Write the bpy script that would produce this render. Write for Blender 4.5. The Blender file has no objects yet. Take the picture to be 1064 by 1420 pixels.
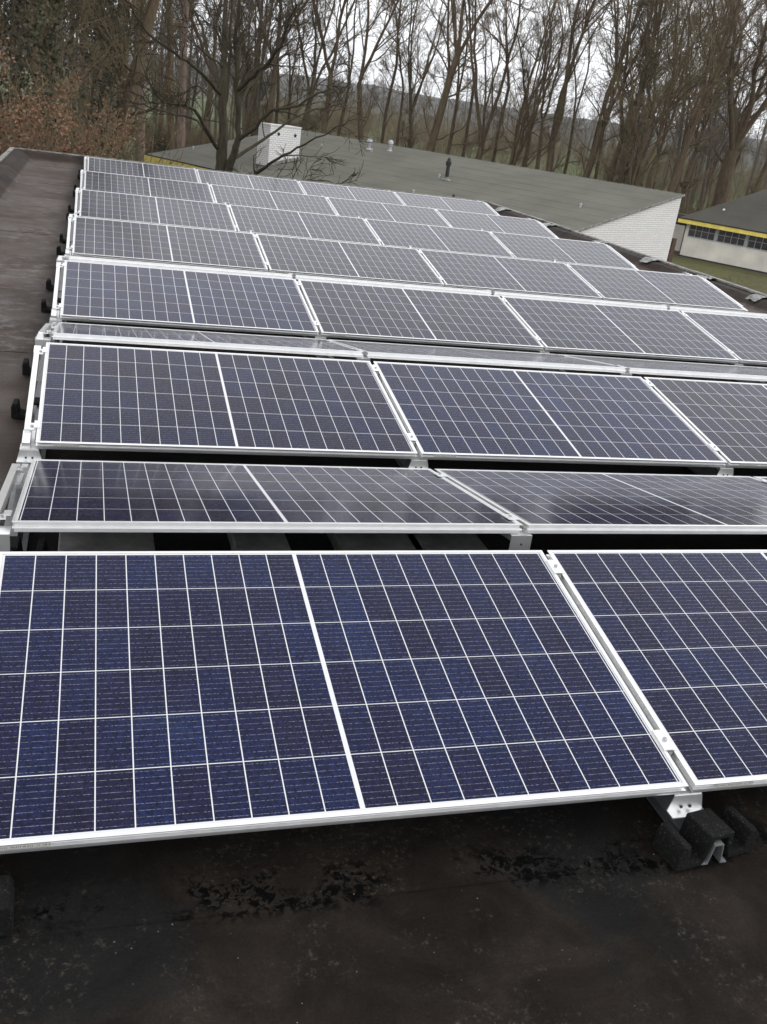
import bpy, math, random
import numpy as np
from mathutils import Matrix, Vector, Euler

S = bpy.context.scene
COL = S.collection
rad = math.radians

# ------------------------------------------------------------------ camera
CAM = np.array([0.254, -1.607, 1.612])
YAW = 0.3219                                      # camera heading, to the right of +Y
cd = bpy.data.cameras.new('camera'); cam = bpy.data.objects.new('camera', cd); COL.objects.link(cam)
cd.sensor_fit = 'VERTICAL'; cd.sensor_height = 36; cd.lens = 33.414
cd.clip_start = 0.05; cd.clip_end = 6000
cam.matrix_world = Matrix.Translation(Vector(CAM)) @ (Matrix.Rotation(-YAW, 4, 'Z') @ Matrix.Rotation(1.17442, 4, 'X') @ Matrix.Rotation(0.13786, 4, 'Z'))
S.camera = cam

# ------------------------------------------------------------------ sky and sun (bright overcast)
SUN_EL, SUN_ROT = rad(42), rad(100)
w = bpy.data.worlds.new('World'); S.world = w; w.use_nodes = True
nt = w.node_tree; nt.nodes.clear()
def wn(t, **k):
    n = nt.nodes.new(t)
    for a, b in k.items(): setattr(n, a, b)
    return n
sky = wn('ShaderNodeTexSky', sky_type='NISHITA', sun_disc=False, sun_elevation=SUN_EL, sun_rotation=SUN_ROT)
hs = wn('ShaderNodeHueSaturation'); hs.inputs['Saturation'].default_value = 0.15
tc = wn('ShaderNodeTexCoord')
nz = wn('ShaderNodeTexNoise'); nz.inputs['Scale'].default_value = 2.2; nz.inputs['Detail'].default_value = 5
mp = wn('ShaderNodeMapping'); mp.inputs['Scale'].default_value = (1, 1, 2.5)
rp = wn('ShaderNodeValToRGB')
rp.color_ramp.elements[0].position = .3; rp.color_ramp.elements[0].color = (8.3, 8.5, 8.9, 1)
rp.color_ramp.elements[1].position = .7; rp.color_ramp.elements[1].color = (10.2, 10.3, 10.5, 1)
mx = wn('ShaderNodeMix', data_type='RGBA'); mx.inputs[0].default_value = 0.88
bg = wn('ShaderNodeBackground'); bg.inputs['Strength'].default_value = 0.115
ow = wn('ShaderNodeOutputWorld')
L = nt.links.new
L(sky.outputs[0], hs.inputs['Color']); L(tc.outputs['Generated'], mp.inputs[0]); L(mp.outputs[0], nz.inputs['Vector'])
L(nz.outputs[0], rp.inputs[0]); L(hs.outputs[0], mx.inputs[6]); L(rp.outputs[0], mx.inputs[7])
# overcast sky; bright band above the view added to lighten the far panels' reflections
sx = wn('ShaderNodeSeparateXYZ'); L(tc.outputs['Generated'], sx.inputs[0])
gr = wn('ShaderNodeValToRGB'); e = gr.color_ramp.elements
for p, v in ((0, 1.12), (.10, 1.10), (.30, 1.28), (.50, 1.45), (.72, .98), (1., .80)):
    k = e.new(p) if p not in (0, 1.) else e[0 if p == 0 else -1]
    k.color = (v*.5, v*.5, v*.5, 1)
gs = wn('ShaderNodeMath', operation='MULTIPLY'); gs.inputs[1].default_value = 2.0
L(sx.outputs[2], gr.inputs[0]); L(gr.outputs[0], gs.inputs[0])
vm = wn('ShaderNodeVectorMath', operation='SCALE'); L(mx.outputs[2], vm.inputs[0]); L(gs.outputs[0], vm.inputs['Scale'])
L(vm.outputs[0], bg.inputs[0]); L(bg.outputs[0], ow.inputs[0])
sd = bpy.data.lights.new('sun', 'SUN'); so = bpy.data.objects.new('sun', sd); COL.objects.link(so)
sd.energy = 0.6; sd.angle = rad(18); sd.color = (1, .97, .93)
so.rotation_euler = (math.pi/2 - SUN_EL, 0, math.pi - SUN_ROT)
S.view_settings.view_transform = 'Standard'; S.view_settings.look = 'None'
S.view_settings.exposure = 0.27; S.view_settings.gamma = 1
S.render.film_transparent = False
S.cycles.max_bounces = 6; S.cycles.diffuse_bounces = 3; S.cycles.glossy_bounces = 3
S.cycles.use_denoising = True

# ------------------------------------------------------------------ helpers
class MB:
    """collects boxes, prisms and tubes that end up as one mesh"""
    def __init__(s): s.v = []; s.f = []
    def add(s, vs, fs, M=None):
        o = len(s.v)
        s.v += [tuple(M @ Vector(p)) if M else tuple(p) for p in vs]
        s.f += [tuple(i + o for i in f) for f in fs]
        return s
    def box(s, x0, x1, y0, y1, z0, z1, M=None):
        return s.add([(x0,y0,z0),(x1,y0,z0),(x1,y1,z0),(x0,y1,z0),(x0,y0,z1),(x1,y0,z1),(x1,y1,z1),(x0,y1,z1)],
                     [(0,3,2,1),(4,5,6,7),(0,1,5,4),(1,2,6,5),(2,3,7,6),(3,0,4,7)], M)
    def prism(s, prof, ax, a, b, M=None):
        """closed profile of 2D points swept from a to b along axis ax"""
        n = len(prof)
        def mk(p, t): return (t, p[0], p[1]) if ax == 'x' else ((p[0], t, p[1]) if ax == 'y' else (p[0], p[1], t))
        vs = [mk(p, a) for p in prof] + [mk(p, b) for p in prof]
        fs = [(i, (i+1) % n, n + (i+1) % n, n + i) for i in range(n)] + [tuple(range(n))[::-1], tuple(range(n, 2*n))]
        return s.add(vs, fs, M)
    def lathe(s, prof, seg=16, M=None):
        """profile of (radius, z)"""
        vs = []; fs = []
        for r, z in prof:
            vs += [(r*math.cos(2*math.pi*k/seg), r*math.sin(2*math.pi*k/seg), z) for k in range(seg)]
        for j in range(len(prof)-1):
            for k in range(seg):
                k2 = (k+1) % seg
                fs.append((j*seg+k, j*seg+k2, (j+1)*seg+k2, (j+1)*seg+k))
        fs.append(tuple(range(seg))[::-1]); fs.append(tuple(range((len(prof)-1)*seg, len(prof)*seg)))
        return s.add(vs, fs, M)
    def build(s, name, m, parent=None, smooth=False, bevel=0):
        me = bpy.data.meshes.new(name); me.from_pydata(s.v, [], s.f); me.validate(); me.update()
        o = bpy.data.objects.new(name, me); COL.objects.link(o)
        if m: me.materials.append(m)
        if parent: o.parent = parent
        if smooth: me.polygons.foreach_set('use_smooth', [True]*len(me.polygons))
        if bevel:
            b = o.modifiers.new('bevel', 'BEVEL'); b.width = bevel; b.segments = 2; b.limit_method = 'ANGLE'
        return o

def np_mesh(name, V, F, m, parent=None, smooth=True):
    """quads from numpy arrays"""
    me = bpy.data.meshes.new(name)
    V = np.asarray(V, dtype=np.float32); F = np.asarray(F, dtype=np.int32)
    me.vertices.add(len(V)); me.vertices.foreach_set('co', V.ravel())
    me.loops.add(F.size); me.loops.foreach_set('vertex_index', F.ravel())
    me.polygons.add(len(F)); me.polygons.foreach_set('loop_start', np.arange(0, F.size, F.shape[1], dtype=np.int32))
    me.polygons.foreach_set('loop_total', np.full(len(F), F.shape[1], dtype=np.int32))
    if smooth: me.polygons.foreach_set('use_smooth', np.ones(len(F), dtype=bool))
    me.update(); me.validate()
    o = bpy.data.objects.new(name, me); COL.objects.link(o)
    if m: me.materials.append(m)
    if parent: o.parent = parent
    return o

def tag(o, label=None, cat=None, group=None, kind=None):
    if label: o['label'] = label
    if cat: o['category'] = cat
    if group: o['group'] = group
    if kind: o['kind'] = kind
    return o
def empty(name, loc=(0,0,0), rot=(0,0,0)):
    o = bpy.data.objects.new(name, None); COL.objects.link(o)
    o.location = loc; o.rotation_euler = rot; o.empty_display_size = .2
    return o
def copy_tree(o, parent=None):
    kids = [c for c in COL.objects if c.parent == o]
    c = o.copy(); COL.objects.link(c); c.parent = parent
    for k in kids: copy_tree(k, c)
    return c
CAMR = np.array(cam.matrix_world.to_3x3())
def az_point(px, D, y=None):
    """a spot on the ground D metres off, seen at column px of the photograph (row y, by default a little under the horizon)"""
    if y is None: y = 79.3 + .1388*px + 45
    d = CAMR @ np.array([(px-532)/1318., -(y-710)/1318., -1.]); d /= math.hypot(d[0], d[1])
    return CAM[0] + D*d[0], CAM[1] + D*d[1]

# ------------------------------------------------------------------ material kit
class Mat:
    def __init__(s, name):
        s.m = bpy.data.materials.new(name); s.m.use_nodes = True; s.t = s.m.node_tree
        s.b = s.t.nodes['Principled BSDF']
        s.co = s.t.nodes.new('ShaderNodeTexCoord').outputs['Object']
    def n(s, t, **k):
        x = s.t.nodes.new(t)
        for a, b in k.items(): setattr(x, a, b)
        return x
    def link(s, a, b): s.t.links.new(a, b)
    def val(s, x, sock):
        if isinstance(x, (int, float)): sock.default_value = x
        elif isinstance(x, tuple): sock.default_value = x if len(x) == 4 or sock.type == 'VECTOR' else x + (1,)
        else: s.link(x, sock)
    def math(s, op, a, b=0.0, c=None):
        x = s.n('ShaderNodeMath', operation=op); s.val(a, x.inputs[0]); s.val(b, x.inputs[1])
        if c is not None: s.val(c, x.inputs[2])
        return x.outputs[0]
    def mix(s, f, a, b):
        x = s.n('ShaderNodeMix', data_type='RGBA'); s.val(f, x.inputs[0]); s.val(a, x.inputs[6]); s.val(b, x.inputs[7]); return x.outputs[2]
    def mapping(s, scale, loc=(0,0,0), rot=(0,0,0), co=None):
        x = s.n('ShaderNodeMapping'); x.inputs['Scale'].default_value = scale; x.inputs['Location'].default_value = loc
        x.inputs['Rotation'].default_value = rot; s.link(co or s.co, x.inputs[0]); return x.outputs[0]
    def noise(s, scale, detail=4, rough=.55, co=None, dist=0):
        x = s.n('ShaderNodeTexNoise'); x.inputs['Scale'].default_value = scale; x.inputs['Detail'].default_value = detail
        x.inputs['Roughness'].default_value = rough; x.inputs['Distortion'].default_value = dist
        s.link(co or s.co, x.inputs['Vector']); return x.outputs[0]
    def ramp(s, f, stops):
        x = s.n('ShaderNodeValToRGB'); e = x.color_ramp.elements
        while len(e) < len(stops): e.new(.5)
        for i, (p, c) in enumerate(stops):
            e[i].position = p; e[i].color = (c if isinstance(c, tuple) else (c, c, c)) + (1,)
        s.link(f, x.inputs[0]); return x.outputs[0]
    def step(s, f, lo, hi):
        x = s.n('ShaderNodeMapRange'); x.inputs[1].default_value = lo; x.inputs[2].default_value = hi
        x.interpolation_type = 'SMOOTHSTEP'; s.link(f, x.inputs[0]); return x.outputs[0]
    def bump(s, h, strength=.3, dist=.01):
        x = s.n('ShaderNodeBump'); x.inputs['Strength'].default_value = strength; x.inputs['Distance'].default_value = dist
        s.link(h, x.inputs['Height']); s.link(x.outputs[0], s.b.inputs['Normal'])
    def xyz(s, co=None):
        x = s.n('ShaderNodeSeparateXYZ'); s.link(co or s.co, x.inputs[0]); return x.outputs
    def set(s, col=None, rough=None, metal=None, spec=None):
        for k, v in (('Base Color', col), ('Roughness', rough), ('Metallic', metal), ('Specular IOR Level', spec)):
            if v is not None: s.val(v, s.b.inputs[k])
        return s.m

def simple(name, col, rough=.6, metal=0., var=.15, scale=8, bump=0):
    M = Mat(name); n = M.noise(scale, 5)
    c2 = tuple(x*(1-var*1.6) for x in col); c3 = tuple(min(1, x*(1+var)) for x in col)
    M.set(M.ramp(n, [(.3, c2), (.7, c3)]), rough, metal)
    if bump: M.bump(M.noise(scale*6, 5), bump, .005)
    return M.m

# --- solar cells: half-cut polycrystalline, two halves of ten columns by six rows
def mat_cells():
    M = Mat('solar_cells'); x, y, _ = M.xyz()
    right = M.math('GREATER_THAN', x, .845)
    u = M.math('SUBTRACT', x, M.math('MULTIPLY_ADD', right, .8285, .016))
    cx = M.math('DIVIDE', u, .08235); cy = M.math('DIVIDE', M.math('SUBTRACT', y, .016), .161333)
    fx = M.math('FRACT', cx); fy = M.math('FRACT', cy)
    ix = M.math('FLOOR', M.math('MULTIPLY_ADD', right, 10., cx)); iy = M.math('FLOOR', cy)
    ex = M.math('MULTIPLY', M.math('MINIMUM', fx, M.math('SUBTRACT', 1., fx)), .08235)
    ey = M.math('MULTIPLY', M.math('MINIMUM', fy, M.math('SUBTRACT', 1., fy)), .161333)
    line = M.math('MAXIMUM', M.math('LESS_THAN', ex, .00145), M.math('LESS_THAN', ey, .0012))
    line = M.math('MAXIMUM', line, M.math('LESS_THAN', M.math('ABSOLUTE', M.math('SUBTRACT', x, .845)), .0055))
    out = M.math('MAXIMUM', M.math('GREATER_THAN', M.math('ABSOLUTE', M.math('SUBTRACT', x, .845)), .829),
                 M.math('GREATER_THAN', M.math('ABSOLUTE', M.math('SUBTRACT', y, .5)), .484))
    line = M.math('MAXIMUM', line, out)
    fb = M.math('FRACT', M.math('MULTIPLY', fy, 9.)); bus = M.math('LESS_THAN', M.math('ABSOLUTE', M.math('SUBTRACT', fb, .5)), .03)
    oi = M.n('ShaderNodeObjectInfo').outputs['Random']
    cv = M.n('ShaderNodeCombineXYZ'); M.link(ix, cv.inputs[0]); M.link(iy, cv.inputs[1]); M.link(M.math('MULTIPLY', oi, 91.7), cv.inputs[2])
    wn_ = M.n('ShaderNodeTexWhiteNoise', noise_dimensions='3D'); M.link(cv.outputs[0], wn_.inputs['Vector'])
    r = wn_.outputs['Value']
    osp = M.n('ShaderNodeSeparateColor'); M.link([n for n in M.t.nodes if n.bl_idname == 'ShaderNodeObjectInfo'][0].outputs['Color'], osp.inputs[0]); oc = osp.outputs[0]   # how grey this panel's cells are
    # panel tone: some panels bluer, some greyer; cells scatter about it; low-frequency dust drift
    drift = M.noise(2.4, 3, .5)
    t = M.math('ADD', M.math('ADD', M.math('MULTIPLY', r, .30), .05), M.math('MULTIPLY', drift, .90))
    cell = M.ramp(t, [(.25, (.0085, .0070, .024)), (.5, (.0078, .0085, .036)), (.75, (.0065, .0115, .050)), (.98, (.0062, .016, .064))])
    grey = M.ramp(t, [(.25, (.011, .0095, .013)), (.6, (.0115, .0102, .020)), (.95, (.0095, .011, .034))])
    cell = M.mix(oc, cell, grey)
    vo = M.n('ShaderNodeTexVoronoi'); vo.inputs['Scale'].default_value = 190; M.link(M.co, vo.inputs['Vector'])
    sp = M.n('ShaderNodeSeparateColor'); M.link(vo.outputs['Color'], sp.inputs[0])
    hv = M.n('ShaderNodeHueSaturation'); M.link(cell, hv.inputs['Color']); M.link(M.math('MULTIPLY_ADD', sp.outputs[0], 1.1, .45), hv.inputs['Value'])
    dots = M.noise(260, 2)
    col = M.mix(M.math('MULTIPLY', bus, M.step(dots, .38, .62)), hv.outputs[0], (.26, .26, .30))
    col = M.mix(line, col, (.68, .68, .69))
    # thin dust film on the glass
    dust = M.noise(5, 6, .65)
    col = M.mix(M.math('MULTIPLY', M.math('ADD', M.step(dust, .45, .8), .4), .014), col, (.45, .43, .40))
    M.set(col, M.math('MULTIPLY_ADD', M.noise(7, 5), .09, .075), 0., .15)
    M.b.inputs['Sheen Weight'].default_value = .0; M.b.inputs['Sheen Roughness'].default_value = .35   # fine dust film
    return M.m

def mat_roof():
    """weathered bitumen felt: damp, brown bloom, lichen flecks, tar spatter along the first lap, scour marks on the walkway"""
    M = Mat('bitumen_felt'); x, y, z = M.xyz()
    big = M.noise(.9, 5, .6); mid = M.noise(4.5, 7, .68, dist=.5); fine = M.noise(140, 8, .8); smear = M.noise(1., 6, .65, co=M.mapping((1.7, 1.9, 1)))
    base = M.ramp(mid, [(.30, (.0095, .0076, .0065)), (.5, (.0175, .0140, .0118)), (.70, (.030, .0245, .0198))])
    grey = M.ramp(mid, [(.3, (.0105, .0103, .0103)), (.7, (.0175, .0172, .0165))])
    base = M.mix(M.step(big, .46, .54), base, grey)
    # iron-brown bloom on the walkway on the left and along the right edge
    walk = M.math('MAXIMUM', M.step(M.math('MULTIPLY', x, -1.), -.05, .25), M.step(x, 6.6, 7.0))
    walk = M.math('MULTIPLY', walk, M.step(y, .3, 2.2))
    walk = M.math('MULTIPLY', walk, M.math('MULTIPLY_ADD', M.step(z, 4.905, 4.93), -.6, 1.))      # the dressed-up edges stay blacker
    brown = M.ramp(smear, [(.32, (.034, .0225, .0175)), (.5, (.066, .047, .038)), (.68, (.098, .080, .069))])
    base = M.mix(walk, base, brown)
    # pale lichen-like flecks in patches
    fl = M.math('MULTIPLY', M.step(M.noise(60, 9, .85), .53, .64), M.step(M.noise(5.2, 5, .6), .46, .60))
    base = M.mix(M.math('MULTIPLY', fl, .65), base, (.105, .092, .068))
    base = M.mix(M.math('MULTIPLY', M.step(M.noise(120, 2), .74, .78), .6), base, (.12, .115, .10))
    # tar spatter
    band = M.math('MULTIPLY', M.step(y, -.13, -.08), M.step(M.math('MULTIPLY', y, -1.), -.07, .01))
    tar = M.math('MULTIPLY', M.step(M.noise(46, 9, .72, dist=.7), .485, .52), M.math('MULTIPLY', band, M.step(M.noise(4.5, 5, .6), .46, .56)))
    base = M.mix(tar, base, (.0018, .0018, .0018))
    # scour marks across the walkway
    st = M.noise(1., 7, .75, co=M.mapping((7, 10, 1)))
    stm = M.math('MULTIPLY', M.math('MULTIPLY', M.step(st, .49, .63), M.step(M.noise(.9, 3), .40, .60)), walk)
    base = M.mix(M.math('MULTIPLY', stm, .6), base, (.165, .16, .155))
    gr = M.n('ShaderNodeHueSaturation'); M.link(base, gr.inputs['Color']); M.link(M.math('MULTIPLY_ADD', fine, 1.8, .1), gr.inputs['Value'])
    wet = M.step(M.noise(1.1, 4, .6), .48, .62)
    rough = M.math('MULTIPLY_ADD', M.math('MULTIPLY', wet, walk), -.22, .78)
    M.set(gr.outputs[0], rough, 0., M.math('MULTIPLY_ADD', walk, .22, .05))
    M.bump(M.math('ADD', M.math('MULTIPLY', fine, .8), M.math('MULTIPLY', mid, 1.5)), .8, .005)
    return M.m

def mat_brick(name, c1, c2, mortar, course=.075, length=.22, msize=.012, bump=.6, stain=None, rot=None):
    M = Mat(name)
    x, y, z = M.xyz()
    cv = M.n('ShaderNodeCombineXYZ')                 # brickwork wraps round corners: run along x + y
    M.link(M.math('ADD', x, y), cv.inputs[0]); M.link(z, cv.inputs[1])
    br = M.n('ShaderNodeTexBrick'); br.inputs['Scale'].default_value = 1
    br.inputs['Brick Width'].default_value = length; br.inputs['Row Height'].default_value = course
    br.inputs['Mortar Size'].default_value = msize; br.inputs['Mortar Smooth'].default_value = .1
    br.inputs['Color1'].default_value = c1 + (1,); br.inputs['Color2'].default_value = c2 + (1,); br.inputs['Mortar'].default_value = mortar + (1,)
    M.link(cv.outputs[0], br.inputs['Vector'])
    n = M.noise(1.2, 5); col = M.mix(M.math('MULTIPLY', M.step(n, .45, .75), .3), br.outputs[0], stain or tuple(v*.7 for v in c1))
    M.set(col, .85); M.bump(M.math('SUBTRACT', 1., br.outputs['Fac']), bump, .012)
    return M.m

def mat_mineral(name, a, b, c):
    """mineral-surfaced felt roof with moss bloom"""
    M = Mat(name); n = M.noise(.35, 6, .65); f = M.noise(14, 6, .7); g = M.noise(1.1, 5, .6, co=M.mapping((.25, 1.6, 1)))
    col = M.ramp(n, [(.3, a), (.6, b)]); col = M.mix(M.math('MULTIPLY', M.step(g, .5, .75), .5), col, c)
    hv = M.n('ShaderNodeHueSaturation'); M.link(col, hv.inputs['Color']); M.link(M.math('MULTIPLY_ADD', f, .5, .75), hv.inputs['Value'])
    M.set(hv.outputs[0], .85, 0., .3); M.bump(f, .3, .01)
    return M.m

def mat_bark(name, a, b, c):
    M = Mat(name); n = M.noise(1., 6, .7, co=M.mapping((9, 9, 1.6))); m = M.noise(.5, 4)
    col = M.ramp(n, [(.32, a), (.66, b)]); col = M.mix(M.math('MULTIPLY', M.step(m, .45, .65), .6), col, c)
    M.set(col, .9, 0., .15); M.bump(n, .7, .03)
    return M.m

def mat_leaf(name, cols, rough=.6):
    M = Mat(name)
    geo = M.n('ShaderNodeNewGeometry').outputs['Random Per Island']
    M.set(M.ramp(geo, [(i/(len(cols)-1), c) for i, c in enumerate(cols)]), rough, 0., .3)
    return M.m

def mat_ground():
    M = Mat('meadow_grass'); x, y, z = M.xyz()
    n1 = M.noise(.02, 5, .6); n2 = M.noise(.25, 6, .65); n3 = M.noise(3.5, 6, .7)
    g = M.ramp(n3, [(.3, (.070, .072, .030)), (.7, (.150, .148, .066))])
    olive = M.ramp(n3, [(.3, (.058, .048, .028)), (.7, (.135, .115, .068))])
    far = M.ramp(n1, [(.35, (.070, .088, .036)), (.6, (.095, .118, .048)), (.8, (.090, .088, .050))])
    d = M.n('ShaderNodeVectorMath', operation='LENGTH'); M.link(M.co, d.inputs[0])
    c = M.mix(M.step(n2, .42, .62), g, olive)
    c = M.mix(M.step(d.outputs['Value'], 95., 130.), c, far)
    M.set(c, .95, 0., .1); M.bump(n3, .6, .05)
    return M.m

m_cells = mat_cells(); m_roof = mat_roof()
m_alu = simple('anodised_aluminium', (.86, .86, .855), .33, .75, .04, 20)
m_galv = simple('galvanised_steel', (.50, .52, .54), .38, .75, .12, 30)
m_rail = simple('dull_rail_steel', (.20, .205, .21), .5, .6, .15, 20)
m_steel = simple('bolt_steel', (.42, .42, .43), .35, .85, .1, 60)
m_back = simple('white_backsheet', (.6, .6, .6), .7)
def mat_rubber():
    M = Mat('rubber_granulate'); v = M.n('ShaderNodeTexVoronoi'); v.inputs['Scale'].default_value = 260; M.link(M.co, v.inputs['Vector'])
    sp = M.n('ShaderNodeSeparateColor'); M.link(v.outputs['Color'], sp.inputs[0])
    M.set(M.ramp(sp.outputs[0], [(0., (.006, .006, .006)), (.72, (.007, .007, .007)), (.93, (.014, .014, .014)), (1., (.040, .039, .037))]), .9, 0., .2)
    M.bump(v.outputs['Distance'], .8, .004); return M.m
m_rubber = mat_rubber()
m_concrete = simple('ballast_concrete', (.23, .23, .22), .9, 0, .25, 12, .4)
def mat_sticker():
    M = Mat('printed_sticker'); x, y, z = M.xyz()
    b = M.noise(1., 0, co=M.mapping((520, 0, 0))); row = M.math('LESS_THAN', M.math('ABSOLUTE', M.math('ADD', z, .0105)), .0022)
    M.set(M.mix(M.math('MULTIPLY', M.math('GREATER_THAN', b, .52), row), (.62, .61, .57), (.16, .16, .16)), .5); return M.m
m_sticker = mat_sticker()
m_trim = simple('weathered_trim', (.26, .255, .235), .6, .3, .45, 9, .3)
m_flash = simple('lead_flashing', (.26, .26, .25), .4, .5, .4, 14, .4)
m_redbrick = mat_brick('red_brick', (.20, .09, .06), (.15, .07, .05), (.25, .23, .2))
m_whitebrick = mat_brick('white_brick', (.80, .78, .77), (.74, .72, .71), (.44, .43, .42), .095, .62, .010, .5)
m_chimbrick = mat_brick('painted_chimney_brick', (.84, .83, .82), (.76, .75, .74), (.42, .41, .41), .11, .28, .012, .6)
m_grayroof = mat_mineral('mineral_felt_roof', (.108, .106, .086), (.150, .147, .120), (.088, .090, .064))
m_darkroof = mat_mineral('dark_felt_roof', (.070, .066, .056), (.098, .092, .078), (.060, .062, .045))
m_yellow = simple('yellow_paint', (.86, .70, .15), .5, 0, .12, 3)
m_blackedge = simple('black_felt_edge', (.016, .016, .016), .7)
m_cream = simple('cream_render', (.74, .70, .63), .85, 0, .14, .7, .2)
m_white = simple('white_paint', (.74, .74, .72), .5, 0, .08, 4)
m_greypaint = simple('grey_window_paint', (.36, .37, .40), .5, 0, .1, 4)
m_brownwood = simple('brown_wood', (.085, .05, .032), .8, 0, .3, 8)
m_plinth = simple('dark_plinth', (.03, .033, .045), .8)
M = Mat('dark_window_glass'); M.set(M.ramp(M.noise(1.6, 3), [(.35, (.012, .012, .014)), (.7, (.06, .055, .055))]), .08, 0., .5); m_glass = M.m
m_black = simple('black_pipe_plastic', (.012, .012, .013), .45)
m_vent = simple('aluminium_cowl', (.50, .51, .53), .45, .5, .1, 20)
m_oak = mat_bark('oak_bark', (.024, .020, .014), (.072, .060, .042), (.052, .050, .028))
m_bark = mat_bark('woodland_bark', (.058, .041, .027), (.160, .116, .077), (.110, .096, .052))
m_pine = mat_bark('pine_bark', (.115, .080, .064), (.27, .195, .16), (.17, .145, .115))
m_twig = simple('twigs', (.165, .120, .076), .9, 0, .3, .6)
m_twig2 = simple('olive_twigs', (.165, .131, .070), .9, 0, .3, .5)
m_brownleaf = mat_leaf('dead_beech_leaves', [(.10, .050, .026), (.19, .095, .048), (.28, .155, .085), (.14, .075, .040)])
m_ivy = mat_leaf('ivy_leaves', [(.030, .031, .018), (.062, .062, .033), (.100, .095, .052)], .45)
m_bushleaf = mat_leaf('bush_leaves', [(.030, .038, .016), (.06, .066, .028), (.10, .098, .048)], .55)
m_needle = mat_leaf('pine_needles', [(.018, .028, .014), (.036, .050, .024)], .7)
m_farwood = simple('far_wood_twigs', (.105, .085, .062), .95, 0, .35, .03)
m_ground = mat_ground()
M = Mat('wooded_hill'); M.set(M.ramp(M.noise(.035, 9, .8), [(.3, (.030, .030, .024)), (.52, (.058, .055, .043)), (.66, (.085, .090, .050)), (.75, (.055, .052, .04))]), .95, 0., .1); m_hill = M.m

GZ = -4.9                                         # ground, five metres under the flat roof

# ------------------------------------------------------------------ ground and hills
def make_ground():
    xs = np.concatenate([np.linspace(-1900, -200, 20), np.linspace(-180, 260, 45), np.linspace(300, 2300, 21)])
    ys = np.concatenate([np.linspace(-300, -60, 6), np.linspace(-40, 300, 36), np.linspace(330, 2300, 30)])
    X, Y = np.meshgrid(xs, ys)
    Z = np.full_like(X, GZ) + .25*np.sin(X*.05)*np.sin(Y*.04)*np.clip((np.hypot(X, Y)-90)/60, 0, 1)
    nx, ny = len(xs), len(ys)
    V = np.stack([X.ravel(), Y.ravel(), Z.ravel()], 1)
    I = (np.arange(ny-1)[:, None]*nx + np.arange(nx-1)[None]).ravel()
    F = np.stack([I, I+1, I+1+nx, I+nx], 1)
    tag(np_mesh('ground', V, F, m_ground), kind='structure')
    # rolling wooded hills closing the horizon
    for name, R0, H, seed, f in (('hills', 900, 30, 3, 1.), ('far_hills', 1600, 62, 8, 1.3)):
        a = np.linspace(rad(-45), rad(75), 220); rr = np.linspace(0, 1, 10)
        A, T = np.meshgrid(a, rr)
        rng = np.random.default_rng(seed)
        ridge = sum(np.sin(a*k*f + rng.uniform(0, 6))/k**.8 for k in (5, 9, 17, 31, 60, 110))
        ridge = H*(.72 + .17*ridge)
        R = R0 + 300*T
        Z = GZ - 1 + ridge[None]*np.sin(T*math.pi/2)**1.3 + rng.normal(0, .9, A.shape)*np.where(T > .3, 1, 0)
        V = np.stack([(CAM[0]+R*np.sin(A)).ravel(), (CAM[1]+R*np.cos(A)).ravel(), Z.ravel()], 1)
        nx = len(a); I = (np.arange(len(rr)-1)[:, None]*nx + np.arange(nx-1)[None]).ravel()
        tag(np_mesh(name, V, np.stack([I, I+1, I+1+nx, I+nx], 1), m_hill), kind='structure')
make_ground()

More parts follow.
